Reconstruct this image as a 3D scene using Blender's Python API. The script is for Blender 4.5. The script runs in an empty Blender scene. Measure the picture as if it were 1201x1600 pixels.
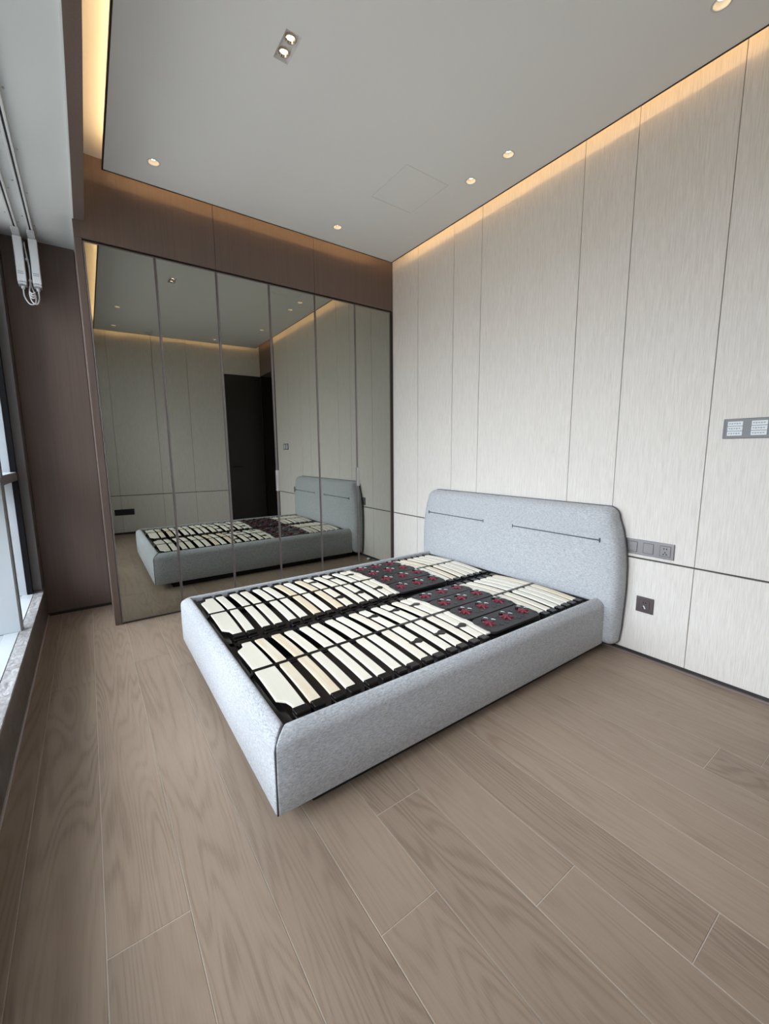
import bpy, bmesh, math, random
from mathutils import Vector, Matrix

random.seed(7)
SC = bpy.context.scene
COL = SC.collection

# ------------------------------------------------------------------ camera
CAM_POS = (-2.5847, -3.4453, 1.23)
CAM_F, CAM_YAW, CAM_PITCH, CAM_ROLL = 642.84, 0.6211, -0.1442, -0.0083
cd = bpy.data.cameras.new('camera')
cam = bpy.data.objects.new('camera', cd)
COL.objects.link(cam)
cd.sensor_fit = 'HORIZONTAL'
cd.sensor_width = 36.0
cd.lens = CAM_F * 36.0 / 1201.0
cd.clip_start = 0.02
_cy, _sy, _cp, _sp = math.cos(CAM_YAW), math.sin(CAM_YAW), math.cos(CAM_PITCH), math.sin(CAM_PITCH)
F = Vector((_sy * _cp, _cy * _cp, _sp))
R = Vector((_cy, -_sy, 0.0))
U = R.cross(F)
_cr, _sr = math.cos(CAM_ROLL), math.sin(CAM_ROLL)
R2 = R * _cr + U * _sr
U2 = U * _cr - R * _sr
cam.matrix_world = Matrix(((R2.x, U2.x, -F.x, CAM_POS[0]), (R2.y, U2.y, -F.y, CAM_POS[1]),
                           (R2.z, U2.z, -F.z, CAM_POS[2]), (0, 0, 0, 1)))
SC.camera = cam

# ------------------------------------------------------------------ sky, window portal, exposure
SKY_STRENGTH = 16.0
GROUND_STRENGTH = 1.9
LED_STRENGTH = 13.5
LED_LEFT_STRENGTH = 30.0
SPOT_STRENGTH = 9.0
world = bpy.data.worlds.new('overcast_sky')
SC.world = world
world.use_nodes = True
wn, wl = world.node_tree.nodes, world.node_tree.links
wn.clear()
w_out = wn.new('ShaderNodeOutputWorld')
w_bg = wn.new('ShaderNodeBackground')
w_tc = wn.new('ShaderNodeTexCoord')
w_sep = wn.new('ShaderNodeSeparateXYZ')
w_map = wn.new('ShaderNodeMapRange')
w_map.inputs['From Min'].default_value = -0.03
w_map.inputs['From Max'].default_value = 0.09
w_mix = wn.new('ShaderNodeMix')
w_mix.data_type = 'RGBA'
w_mix.inputs[6].default_value = (1.0 * GROUND_STRENGTH, 0.95 * GROUND_STRENGTH, 0.90 * GROUND_STRENGTH, 1)
# overcast sky: three times as bright at the zenith as at the horizon
w_cl = wn.new('ShaderNodeClamp')
w_ov = wn.new('ShaderNodeMath')
w_ov.operation = 'MULTIPLY_ADD'
w_ov.inputs[1].default_value = 2.0 / 3.0
w_ov.inputs[2].default_value = 1.0 / 3.0
w_sky = wn.new('ShaderNodeVectorMath')
w_sky.operation = 'SCALE'
w_sky.inputs[0].default_value = (0.89 * SKY_STRENGTH, 0.94 * SKY_STRENGTH, 1.045 * SKY_STRENGTH)
wl.new(w_tc.outputs['Generated'], w_sep.inputs[0])
wl.new(w_sep.outputs['Z'], w_map.inputs['Value'])
wl.new(w_sep.outputs['Z'], w_cl.inputs['Value'])
wl.new(w_cl.outputs[0], w_ov.inputs[0])
wl.new(w_ov.outputs[0], w_sky.inputs['Scale'])
wl.new(w_sky.outputs[0], w_mix.inputs[7])
wl.new(w_map.outputs['Result'], w_mix.inputs['Factor'])
wl.new(w_mix.outputs[2], w_bg.inputs['Color'])
wl.new(w_bg.outputs[0], w_out.inputs['Surface'])
portal_d = bpy.data.lights.new('window_portal', 'AREA')
portal_d.shape = 'RECTANGLE'
portal_d.size = 3.80
portal_d.size_y = 2.42
portal_d.cycles.is_portal = True
portal = bpy.data.objects.new('window_portal', portal_d)
COL.objects.link(portal)
portal.rotation_euler = (math.radians(90), 0, math.radians(-90))
portal.location = (-3.30, -1.58, 1.47)

SC.view_settings.view_transform = 'Standard'
SC.view_settings.look = 'None'
SC.view_settings.exposure = 0.18
SC.view_settings.gamma = 1.0
SC.view_settings.use_curve_mapping = False
SC.cycles.max_bounces = 14
SC.cycles.diffuse_bounces = 7
SC.cycles.glossy_bounces = 6

# ------------------------------------------------------------------ measures of the room (metres)
# x = 0 headboard wall, y = 0 plane of the mirrored doors, z = 0 floor
ZC = 2.996          # underside of floating ceiling
ZU = 3.112          # real ceiling above the coves
ZCB = 2.718         # ceiling of the curtain box
ZG = 0.6012         # dark groove of the headboard wall
YR = 0.53           # recessed wall beside the wardrobe
XS0, XS1 = -2.525, -2.4835
DOOR_W = 0.4082
XP = -2.932         # face of the window plinth
ZP = 0.245
XWIN = -2.985       # inner line of the window frames
XOUT = -3.28        # glass
BY0, BY1 = -3.86, -4.07   # back wall at x=0 and at x=XWIN
YEND = -3.19        # end of the pale headboard wall

# ------------------------------------------------------------------ materials
def new_mat(name):
    m = bpy.data.materials.new(name)
    m.use_nodes = True
    nt = m.node_tree
    b = nt.nodes['Principled BSDF']
    return m, nt, b

def plain(name, col, rough=0.5, metal=0.0, spec=0.5):
    m, nt, b = new_mat(name)
    b.inputs['Base Color'].default_value = (*col, 1)
    b.inputs['Roughness'].default_value = rough
    b.inputs['Metallic'].default_value = metal
    b.inputs['Specular IOR Level'].default_value = spec
    return m

def node(nt, kind, **kw):
    n = nt.nodes.new(kind)
    for k, v in kw.items():
        if k.startswith('i_'):
            n.inputs[k[2:].replace('_', ' ')].default_value = v
        else:
            setattr(n, k, v)
    return n

def coords(nt, scale, rand_offset=True, kind='Object'):
    tc = node(nt, 'ShaderNodeTexCoord')
    mp = node(nt, 'ShaderNodeMapping')
    mp.inputs['Scale'].default_value = scale
    if rand_offset:
        oi = node(nt, 'ShaderNodeObjectInfo')
        ml = node(nt, 'ShaderNodeMath', operation='MULTIPLY')
        ml.inputs[1].default_value = 37.0
        nt.links.new(oi.outputs['Random'], ml.inputs[0])
        nt.links.new(ml.outputs[0], mp.inputs['Location'])
    nt.links.new(tc.outputs[kind], mp.inputs['Vector'])
    return mp

def ramp(nt, stops):
    r = node(nt, 'ShaderNodeValToRGB')
    e = r.color_ramp.elements
    while len(e) < len(stops):
        e.new(0.5)
    for el, (p, c) in zip(e, stops):
        el.position = p
        el.color = (*c, 1)
    return r

def bump(nt, b, src, strength, dist=0.001):
    bn = node(nt, 'ShaderNodeBump')
    bn.inputs['Strength'].default_value = strength
    bn.inputs['Distance'].default_value = dist
    nt.links.new(src, bn.inputs['Height'])
    nt.links.new(bn.outputs[0], b.inputs['Normal'])

def mat_wall_panel():
    m, nt, b = new_mat('pale_streaked_laminate')
    mp = coords(nt, (210, 210, 7.0))
    n1 = node(nt, 'ShaderNodeTexNoise', i_Scale=1.0, i_Detail=4.0, i_Roughness=0.65)
    nt.links.new(mp.outputs[0], n1.inputs['Vector'])
    mp2 = coords(nt, (520, 520, 14.0))
    n2 = node(nt, 'ShaderNodeTexNoise', i_Scale=1.0, i_Detail=2.0)
    nt.links.new(mp2.outputs[0], n2.inputs['Vector'])
    ad = node(nt, 'ShaderNodeMath', operation='ADD')
    nt.links.new(n1.outputs['Fac'], ad.inputs[0])
    nt.links.new(n2.outputs['Fac'], ad.inputs[1])
    hf = node(nt, 'ShaderNodeMath', operation='MULTIPLY')
    hf.inputs[1].default_value = 0.5
    nt.links.new(ad.outputs[0], hf.inputs[0])
    r = ramp(nt, [(0.33, (0.600, 0.548, 0.492)), (0.5, (0.700, 0.648, 0.598)), (0.67, (0.785, 0.738, 0.692))])
    nt.links.new(hf.outputs[0], r.inputs[0])
    nt.links.new(r.outputs[0], b.inputs['Base Color'])
    b.inputs['Roughness'].default_value = 0.5
    b.inputs['Specular IOR Level'].default_value = 0.3
    bump(nt, b, hf.outputs[0], 0.25, 0.001)
    return m

def mat_brown_veneer():
    m, nt, b = new_mat('dark_taupe_veneer')
    mp = coords(nt, (160, 160, 1.4))
    n1 = node(nt, 'ShaderNodeTexNoise', i_Scale=1.0, i_Detail=5.0, i_Roughness=0.6)
    nt.links.new(mp.outputs[0], n1.inputs['Vector'])
    r = ramp(nt, [(0.3, (0.140, 0.099, 0.082)), (0.7, (0.172, 0.123, 0.103))])
    nt.links.new(n1.outputs['Fac'], r.inputs[0])
    nt.links.new(r.outputs[0], b.inputs['Base Color'])
    b.inputs['Roughness'].default_value = 0.42
    b.inputs['Specular IOR Level'].default_value = 0.35
    bump(nt, b, n1.outputs['Fac'], 0.08, 0.001)
    return m

def mat_plank():
    m, nt, b = new_mat('grey_brown_oak')
    oi = node(nt, 'ShaderNodeObjectInfo')
    mp = coords(nt, (5.6, 0.55, 1))
    n0 = node(nt, 'ShaderNodeTexNoise', i_Scale=1.0, i_Detail=2.0, i_Roughness=0.45, i_Distortion=0.35)
    nt.links.new(mp.outputs[0], n0.inputs['Vector'])
    # contour lines of a stretched noise give the cathedral figure of oak
    mu = node(nt, 'ShaderNodeMath', operation='MULTIPLY')
    mu.inputs[1].default_value = 150.0
    nt.links.new(n0.outputs['Fac'], mu.inputs[0])
    si = node(nt, 'ShaderNodeMath', operation='SINE')
    nt.links.new(mu.outputs[0], si.inputs[0])
    ma = node(nt, 'ShaderNodeMapRange')
    ma.inputs['From Min'].default_value = -1.0
    ma.inputs['From Max'].default_value = 1.0
    nt.links.new(si.outputs[0], ma.inputs['Value'])
    pw = node(nt, 'ShaderNodeMath', operation='POWER')
    pw.inputs[1].default_value = 1.6
    nt.links.new(ma.outputs[0], pw.inputs[0])
    mpf = coords(nt, (260, 9, 1))
    nf = node(nt, 'ShaderNodeTexNoise', i_Scale=1.0, i_Detail=3.0)
    nt.links.new(mpf.outputs[0], nf.inputs['Vector'])
    mpl = coords(nt, (3.0, 1.6, 1))
    nl = node(nt, 'ShaderNodeTexNoise', i_Scale=1.0, i_Detail=3.0)
    nt.links.new(mpl.outputs[0], nl.inputs['Vector'])
    # combine: strength of figure modulated by the large noise
    k = node(nt, 'ShaderNodeMath', operation='MULTIPLY')
    nt.links.new(pw.outputs[0], k.inputs[0])
    nt.links.new(nl.outputs['Fac'], k.inputs[1])
    s1 = node(nt, 'ShaderNodeMath', operation='MULTIPLY_ADD')
    s1.inputs[1].default_value = 0.42
    nt.links.new(k.outputs[0], s1.inputs[0])
    sf = node(nt, 'ShaderNodeMath', operation='MULTIPLY')
    sf.inputs[1].default_value = 0.55
    nt.links.new(nf.outputs['Fac'], sf.inputs[0])
    nt.links.new(sf.outputs[0], s1.inputs[2])
    s2 = node(nt, 'ShaderNodeMath', operation='MULTIPLY_ADD')
    s2.inputs[1].default_value = 0.5
    nt.links.new(nl.outputs['Fac'], s2.inputs[0])
    nt.links.new(s1.outputs[0], s2.inputs[2])
    r = ramp(nt, [(0.30, (0.372, 0.279, 0.211)), (0.62, (0.330, 0.245, 0.181)), (0.95, (0.245, 0.177, 0.128))])
    nt.links.new(s2.outputs[0], r.inputs[0])
    hs = node(nt, 'ShaderNodeHueSaturation')
    mr = node(nt, 'ShaderNodeMapRange')
    mr.inputs['To Min'].default_value = 0.95
    mr.inputs['To Max'].default_value = 1.05
    nt.links.new(oi.outputs['Random'], mr.inputs['Value'])
    nt.links.new(mr.outputs[0], hs.inputs['Value'])
    nt.links.new(r.outputs[0], hs.inputs['Color'])
    nt.links.new(hs.outputs[0], b.inputs['Base Color'])
    b.inputs['Roughness'].default_value = 0.46
    b.inputs['Specular IOR Level'].default_value = 0.38
    bump(nt, b, s2.outputs[0], 0.18, 0.0008)
    return m

def mat_fabric():
    m, nt, b = new_mat('light_grey_woven_fabric')
    mp = coords(nt, (1, 1, 1), rand_offset=False)
    vo = node(nt, 'ShaderNodeTexNoise', i_Scale=520.0, i_Detail=3.0, i_Roughness=0.75)
    nt.links.new(mp.outputs[0], vo.inputs['Vector'])
    mps = coords(nt, (75, 75, 330), rand_offset=False)
    n2 = node(nt, 'ShaderNodeTexNoise', i_Scale=1.0, i_Detail=3.0, i_Roughness=0.6)
    nt.links.new(mps.outputs[0], n2.inputs['Vector'])
    ad = node(nt, 'ShaderNodeMath', operation='ADD')
    nt.links.new(vo.outputs['Fac'], ad.inputs[0])
    nt.links.new(n2.outputs['Fac'], ad.inputs[1])
    hf = node(nt, 'ShaderNodeMath', operation='MULTIPLY')
    hf.inputs[1].default_value = 0.5
    nt.links.new(ad.outputs[0], hf.inputs[0])
    r = ramp(nt, [(0.36, (0.27, 0.272, 0.28)), (0.5, (0.455, 0.460, 0.475)), (0.64, (0.625, 0.632, 0.65))])
    nt.links.new(hf.outputs[0], r.inputs[0])
    nt.links.new(r.outputs[0], b.inputs['Base Color'])
    b.inputs['Roughness'].default_value = 0.95
    b.inputs['Specular IOR Level'].default_value = 0.1
    b.inputs['Sheen Weight'].default_value = 0.15
    bump(nt, b, hf.outputs[0], 0.6, 0.0015)
    return m

def mat_slat(name, vary):
    m, nt, b = new_mat(name)
    mp = coords(nt, (90, 3.5, 90))
    n1 = node(nt, 'ShaderNodeTexNoise', i_Scale=1.0, i_Detail=3.0)
    nt.links.new(mp.outputs[0], n1.inputs['Vector'])
    oi = node(nt, 'ShaderNodeObjectInfo')
    ad = node(nt, 'ShaderNodeMath', operation='MULTIPLY_ADD')
    ad.inputs[1].default_value = vary
    nt.links.new(oi.outputs['Random'], ad.inputs[0])
    sc = node(nt, 'ShaderNodeMath', operation='MULTIPLY')
    sc.inputs[1].default_value = 0.5
    nt.links.new(n1.outputs['Fac'], sc.inputs[0])
    nt.links.new(sc.outputs[0], ad.inputs[2])
    r = ramp(nt, [(0.3, (0.88, 0.83, 0.715)), (0.8, (0.86, 0.78, 0.64)), (1.0, (0.82, 0.66, 0.46))])
    nt.links.new(ad.outputs[0], r.inputs[0])
    nt.links.new(r.outputs[0], b.inputs['Base Color'])
    b.inputs['Roughness'].default_value = 0.42
    return m

def mat_marble(name, c0, c1, c2, scale, rough):
    m, nt, b = new_mat(name)
    mp = coords(nt, (scale, scale * 0.45, scale * 0.6), rand_offset=False)
    n1 = node(nt, 'ShaderNodeTexNoise', i_Scale=1.0, i_Detail=6.0, i_Roughness=0.62, i_Distortion=1.3)
    nt.links.new(mp.outputs[0], n1.inputs['Vector'])
    r = ramp(nt, [(0.32, c0), (0.5, c1), (0.66, c2)])
    nt.links.new(n1.outputs['Fac'], r.inputs[0])
    nt.links.new(r.outputs[0], b.inputs['Base Color'])
    b.inputs['Roughness'].default_value = rough
    return m

def mat_ceiling():
    m, nt, b = new_mat('matt_white_paint')
    mp = coords(nt, (1, 1, 1), rand_offset=False)
    n1 = node(nt, 'ShaderNodeTexNoise', i_Scale=240.0, i_Detail=2.0)
    nt.links.new(mp.outputs[0], n1.inputs['Vector'])
    b.inputs['Base Color'].default_value = (0.85, 0.84, 0.815, 1)
    b.inputs['Roughness'].default_value = 0.85
    b.inputs['Specular IOR Level'].default_value = 0.2
    bump(nt, b, n1.outputs['Fac'], 0.05, 0.0006)
    return m

def mat_mirror():
    m, nt, b = new_mat('grey_tinted_mirror')
    b.inputs['Base Color'].default_value = (0.395, 0.402, 0.365, 1)
    b.inputs['Metallic'].default_value = 1.0
    b.inputs['Roughness'].default_value = 0.008
    return m

def mat_glass():
    m = bpy.data.materials.new('clear_window_glass')
    m.use_nodes = True
    nt = m.node_tree
    nt.nodes.clear()
    out = node(nt, 'ShaderNodeOutputMaterial')
    tr = node(nt, 'ShaderNodeBsdfTransparent')
    tr.inputs['Color'].default_value = (0.93, 0.96, 0.96, 1)
    gl = node(nt, 'ShaderNodeBsdfGlossy')
    gl.inputs['Roughness'].default_value = 0.02
    lw = node(nt, 'ShaderNodeFresnel')
    lw.inputs['IOR'].default_value = 1.25
    mx = node(nt, 'ShaderNodeMixShader')
    nt.links.new(lw.outputs[0], mx.inputs[0])
    nt.links.new(tr.outputs[0], mx.inputs[1])
    nt.links.new(gl.outputs[0], mx.inputs[2])
    nt.links.new(mx.outputs[0], out.inputs[0])
    return m

def mat_emit(name, col, strength):
    m = bpy.data.materials.new(name)
    m.use_nodes = True
    nt = m.node_tree
    nt.nodes.clear()
    out = node(nt, 'ShaderNodeOutputMaterial')
    em = node(nt, 'ShaderNodeEmission')
    em.inputs['Color'].default_value = (*col, 1)
    em.inputs['Strength'].default_value = strength
    nt.links.new(em.outputs[0], out.inputs[0])
    return m

M = {
    'panel': mat_wall_panel(), 'brown': mat_brown_veneer(), 'plank': mat_plank(), 'fabric': mat_fabric(),
    'slat': mat_slat('pale_birch', 0.75), 'wideslat': mat_slat('palest_birch', 0.22), 'ceiling': mat_ceiling(), 'mirror': mat_mirror(), 'glass': mat_glass(),
    'backing': plain('dark_groove', (0.055, 0.045, 0.04), 0.6),
    'seam': plain('panel_seam_backing', (0.36, 0.325, 0.285), 0.7),  # grey-brown backing visible between the wall panels
    'subfloor': plain('pale_floor_joint', (0.54, 0.46, 0.38), 0.8),
    'trim': plain('dark_bronze_trim', (0.035, 0.026, 0.022), 0.4, 0.3),
    'frame': plain('bronze_door_edge', (0.215, 0.185, 0.175), 0.36, 0.5),
    'floorstrip': plain('brown_floor_edge_strip', (0.20, 0.155, 0.140), 0.5),
    'handle': plain('satin_bronze_handle', (0.42, 0.385, 0.37), 0.4, 0.3),
    'skirt': plain('dark_skirting', (0.030, 0.024, 0.022), 0.45),
    'black': plain('glossy_black_plastic', (0.010, 0.008, 0.008), 0.22),
    'tray': plain('black_lacquered_frame', (0.012, 0.010, 0.0095), 0.3),
    'hollow': plain('dark_brown_base_board', (0.055, 0.040, 0.033), 0.55),
    'disc': plain('charcoal_plastic', (0.030, 0.027, 0.029), 0.45),
    'red': plain('wine_red_plastic', (0.20, 0.018, 0.036), 0.4),
    'glint': plain('painted_glint_white', (0.75, 0.76, 0.78), 0.25),  # pale colour for the painted highlights on the spring discs
    'plinth': plain('black_bed_plinth', (0.012, 0.011, 0.011), 0.7),
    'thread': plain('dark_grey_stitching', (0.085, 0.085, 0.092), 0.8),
    'plate': plain('warm_grey_switch_plate', (0.27, 0.255, 0.26), 0.36, 0.85),
    'panelplate': plain('grey_control_plate', (0.20, 0.20, 0.205), 0.55, 0.3),
    'plate2': plain('taupe_socket_plate', (0.15, 0.122, 0.122), 0.38, 0.7),
    'plate3': plain('black_socket_plate', (0.015, 0.014, 0.014), 0.45),
    'hole': plain('socket_hole', (0.006, 0.006, 0.006), 0.6),
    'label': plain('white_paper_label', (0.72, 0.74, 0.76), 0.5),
    'print': plain('grey_print', (0.30, 0.31, 0.33), 0.6),
    'white': plain('white_coated_metal', (0.74, 0.75, 0.76), 0.38),
    'whitedull': plain('white_plastic', (0.62, 0.62, 0.63), 0.45),
    'slot': plain('track_slot', (0.05, 0.052, 0.055), 0.5),
    'cbox': plain('curtain_box_paint', (0.70, 0.72, 0.71), 0.85),
    'alu': plain('pale_grey_aluminium', (0.50, 0.53, 0.56), 0.4),
    'sillwhite': plain('white_sill_board', (0.58, 0.61, 0.63), 0.4),
    'alugrey': plain('grey_aluminium', (0.19, 0.18, 0.175), 0.4, 0.2),
    'blackframe': plain('black_window_gasket', (0.010, 0.010, 0.011), 0.8, 0.0, 0.1),
    'reveal': plain('taupe_reveal_panel', (0.115, 0.10, 0.092), 0.5),
    'marble_light': mat_marble('pale_veined_marble', (0.17, 0.155, 0.15), (0.40, 0.38, 0.375), (0.62, 0.61, 0.61), 40, 0.3),
    'marble_dark': mat_marble('brown_veined_marble', (0.050, 0.042, 0.038), (0.105, 0.088, 0.080), (0.175, 0.150, 0.138), 14, 0.3),
    'skirtline': plain('taupe_skirting_line', (0.48, 0.42, 0.40), 0.3),
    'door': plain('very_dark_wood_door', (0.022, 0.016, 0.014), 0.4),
    'metal': plain('dark_metal_handle', (0.03, 0.028, 0.027), 0.3, 0.8),
    'led': mat_emit('warm_led', (1.0, 0.64, 0.30), LED_STRENGTH),
    'led_left': mat_emit('warm_led_window_side', (1.0, 0.68, 0.36), LED_LEFT_STRENGTH),
    'lamp': mat_emit('warm_downlight_lens', (1.0, 0.86, 0.66), SPOT_STRENGTH),
    'reflector': plain('cream_reflector', (0.80, 0.70, 0.55), 0.35),
    'chrome': plain('polished_reflector', (0.75, 0.62, 0.48), 0.12, 1.0),
    'ring': plain('white_lamp_ring', (0.66, 0.65, 0.63), 0.5),
    'spotbox': plain('pale_grey_spot_box', (0.72, 0.69, 0.69), 0.5),
    'silver': plain('bare_steel', (0.6, 0.6, 0.62), 0.3, 1.0),
}

# ------------------------------------------------------------------ helpers
def obj_from_bm(name, bm, mat, parent=None, smooth=False, loc=None):
    me = bpy.data.meshes.new(name)
    bmesh.ops.recalc_face_normals(bm, faces=bm.faces)
    bm.to_mesh(me)
    bm.free()
    me.materials.append(mat)
    if smooth:
        for p in me.polygons:
            p.use_smooth = True
    return link_mesh(name, me, parent, loc)

def link_mesh(name, me, parent=None, loc=None):
    o = bpy.data.objects.new(name, me)
    COL.objects.link(o)
    if parent is not None:
        o.parent = parent
    if loc is not None:
        o.location = loc
    return o

def box_bm(bm, x0, x1, y0, y1, z0, z1, bev=0.0, seg=1):
    vs = [bm.verts.new((x, y, z)) for z in (z0, z1) for y in (y0, y1) for x in (x0, x1)]
    fs = [(0, 1, 3, 2), (4, 5, 7, 6), (0, 1, 5, 4), (2, 3, 7, 6), (0, 2, 6, 4), (1, 3, 7, 5)]
    faces = [bm.faces.new([vs[i] for i in f]) for f in fs]
    if bev > 0:
        edges = list({e for f in faces for e in f.edges})
        bmesh.ops.bevel(bm, geom=edges, offset=bev, segments=seg, profile=0.5, affect='EDGES')
    return bm

def box(name, x0, x1, y0, y1, z0, z1, mat, parent=None, bev=0.0, seg=1, smooth=False, local=True):
    """axis-aligned box, origin at its centre (in the parent's frame)"""
    x0, x1 = min(x0, x1), max(x0, x1)
    y0, y1 = min(y0, y1), max(y0, y1)
    z0, z1 = min(z0, z1), max(z0, z1)
    c = ((x0 + x1) / 2, (y0 + y1) / 2, (z0 + z1) / 2)
    bm = bmesh.new()
    box_bm(bm, x0 - c[0], x1 - c[0], y0 - c[1], y1 - c[1], z0 - c[2], z1 - c[2], bev, seg)
    if parent is not None:
        w = world_loc(parent)
        c = (c[0] - w[0], c[1] - w[1], c[2] - w[2])
    return obj_from_bm(name, bm, mat, parent, smooth, c)

def world_loc(o):
    v = Vector((0, 0, 0))
    while o is not None:
        v += o.location
        o = o.parent
    return v

def prism(name, pts, z0, z1, mat, parent=None):
    """polygon pts (x,y) extruded from z0 to z1, world coordinates"""
    w = world_loc(parent) if parent is not None else Vector((0, 0, 0))
    bm = bmesh.new()
    a = [bm.verts.new((x - w.x, y - w.y, z0 - w.z)) for x, y in pts]
    b = [bm.verts.new((x - w.x, y - w.y, z1 - w.z)) for x, y in pts]
    n = len(pts)
    bm.faces.new(a)
    bm.faces.new(b)
    for i in range(n):
        bm.faces.new((a[i], a[(i + 1) % n], b[(i + 1) % n], b[i]))
    return obj_from_bm(name, bm, mat, parent)

def lathe_bm(bm, prof, n=24, c=(0, 0, 0), cap0=False, cap1=False):
    rings = []
    for r, z in prof:
        rings.append([bm.verts.new((c[0] + r * math.cos(2 * math.pi * i / n), c[1] + r * math.sin(2 * math.pi * i / n), c[2] + z)) for i in range(n)])
    for a, b in zip(rings, rings[1:]):
        for i in range(n):
            bm.faces.new((a[i], a[(i + 1) % n], b[(i + 1) % n], b[i]))
    if cap0:
        bm.faces.new(rings[0])
    if cap1:
        bm.faces.new(rings[-1])
    return bm

def tube_bm(bm, pts, r, n=8):
    pts = [Vector(p) for p in pts]
    rings = []
    up = Vector((0.31, 0.77, 0.55)).normalized()
    for i, p in enumerate(pts):
        d = (pts[min(i + 1, len(pts) - 1)] - pts[max(i - 1, 0)]).normalized()
        a = d.cross(up).normalized()
        b = d.cross(a).normalized()
        rings.append([bm.verts.new(p + r * (a * math.cos(2 * math.pi * k / n) + b * math.sin(2 * math.pi * k / n))) for k in range(n)])
    for a, b in zip(rings, rings[1:]):
        for k in range(n):
            bm.faces.new((a[k], a[(k + 1) % n], b[(k + 1) % n], b[k]))
    bm.faces.new(rings[0])
    bm.faces.new(rings[-1])
    return bm

def structure(o, label, group=None):
    o['kind'] = 'structure'
    o['label'] = label
    return o

def tag(o, label, cat, group=None):
    o['label'] = label
    o['category'] = cat
    if group:
        o['group'] = group
    return o

def thing(name, label, cat, loc=(0, 0, 0), group=None):
    o = bpy.data.objects.new(name, None)
    o.empty_display_size = 0.1
    COL.objects.link(o)
    o.location = loc
    return tag(o, label, cat, group)

# ================================================================== THE SETTING
# ---- floor: pale joint bed with every plank laid on it
floor = box('floor', -2.95, 0.30, -4.20, 0.60, -0.030, -0.0012, M['subfloor'])
structure(floor, 'grey brown oak plank floor laid towards the mirrored wardrobe')
PW, GAP = 0.1915, 0.0020
KNOWN = {0: -2.99, 4: -3.201, 5: -2.903, 6: -2.413, 7: -2.712, 10: -2.357,
         -2: -3.30, -1: -3.12, 1: -3.47, 2: -3.60, 3: -3.42, 8: -3.25, 9: -3.05, 11: -3.15, 12: -2.9}   # measured end joints per strip
PLANK_LEN = 2.35
plank_mesh = {}
def plank(x0, x1, y0, y1):
    w, l = round(x1 - x0, 4), round(y1 - y0, 4)
    key = (w, l)
    if key not in plank_mesh:
        bm = bmesh.new()
        box_bm(bm, -w / 2, w / 2, -l / 2, l / 2, -0.010, 0.0)
        top = [e for e in bm.edges if all(v.co.z > -0.001 for v in e.verts)]
        bmesh.ops.bevel(bm, geom=top, offset=0.0010, segments=1, affect='EDGES')
        me = bpy.data.meshes.new('plank')
        bmesh.ops.recalc_face_normals(bm, faces=bm.faces)
        bm.to_mesh(me)
        bm.free()
        me.materials.append(M['plank'])
        plank_mesh[key] = me
    o = link_mesh('plank', plank_mesh[key], floor)
    fl = floor.location
    o.location = ((x0 + x1) / 2 - fl.x, (y0 + y1) / 2 - fl.y, -fl.z)
    return o
for k in range(-4, 14):
    xr = -0.55 - PW * k
    xl = xr - PW
    x0, x1 = max(xl + GAP / 2, XP + 0.001), min(xr - GAP / 2, 0.28)
    if x1 - x0 < 0.02:
        continue
    yj = KNOWN.get(k + 0, None)
    if yj is None:
        yj = -2.2 - (k * 0.77 % 1.9)
    ends = [yj + PLANK_LEN * q for q in range(-3, 4)]
    for a, b in zip(ends, ends[1:]):
        y0, y1 = max(a + GAP / 2, -4.19), min(b - GAP / 2, 0.529 if x1 < -2.3 else 0.05)
        if y1 - y0 > 0.03:
            plank(x0, x1, y0, y1)

# ---- headboard wall with one board per joint
wall_right = box('wall_right', 0.012, 0.20, YEND, YR + 0.12, 0.0, ZU, M['seam'])
structure(wall_right, 'pale vertically streaked panelled wall behind the bed headboard')
SEAMS = [0.0, -0.3865, -0.8394, -1.1351, -1.9285, -2.2279, -2.6732, YEND]
SG = 0.0024
for a, b in zip(SEAMS, SEAMS[1:]):
    lo, hi = b + SG / 2, a - SG / 2
    box('wall_panel', 0.0, 0.016, lo, hi, ZG + 0.0045, ZU - 0.002, M['panel'], wall_right, 0.0012)
    box('wall_panel', 0.0, 0.016, lo, hi, 0.031, ZG - 0.0045, M['panel'], wall_right, 0.0012)
box('groove_inlay', 0.007, 0.014, YEND + 0.001, -0.001, ZG - 0.0043, ZG + 0.0043, M['backing'], wall_right)
bb = box('baseboard_right', 0.003, 0.0119, YEND, -0.001, 0.0, 0.0302, M['skirt'])
box('floor_strip', -0.010, 0.0029, YEND + 0.001, -0.002, 0.0004, 0.013, M['floorstrip'], bb, 0.001)
structure(bb, 'recessed dark skirting at the foot of the pale headboard wall')

# ---- far wall: recessed brown wall beside the window and the box over the wardrobe
wall_far = box('wall_far', -3.32, 0.0115, YR + 0.010, YR + 0.12, 0.0, ZU, M['brown'])
structure(wall_far, 'dark taupe veneer wall beside the window with the box above the wardrobe')
box('wall_panel', XP - 0.002, XS0 - 0.001, YR, YR + 0.012, 0.022, ZCB, M['brown'], wall_far, 0.001)
for a, b in ((XS0, -1.664), (-1.664, -0.845), (-0.845, -0.002)):
    box('bulkhead_panel', a + (0.0 if a == XS0 else 0.0012), b - 0.0012, 0.0, 0.018, 2.604, ZU - 0.002, M['brown'], wall_far, 0.0008)
box('bulkhead_backing', XS0 + 0.004, -0.006, 0.016, YR, 2.66, ZU - 0.003, M['trim'], wall_far)
bf = box('baseboard_far', XP - 0.002, XS0, YR - 0.004, YR + 0.006, 0.0, 0.0215, M['skirt'])
structure(bf, 'dark skirting under the recessed taupe wall by the window')

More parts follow.
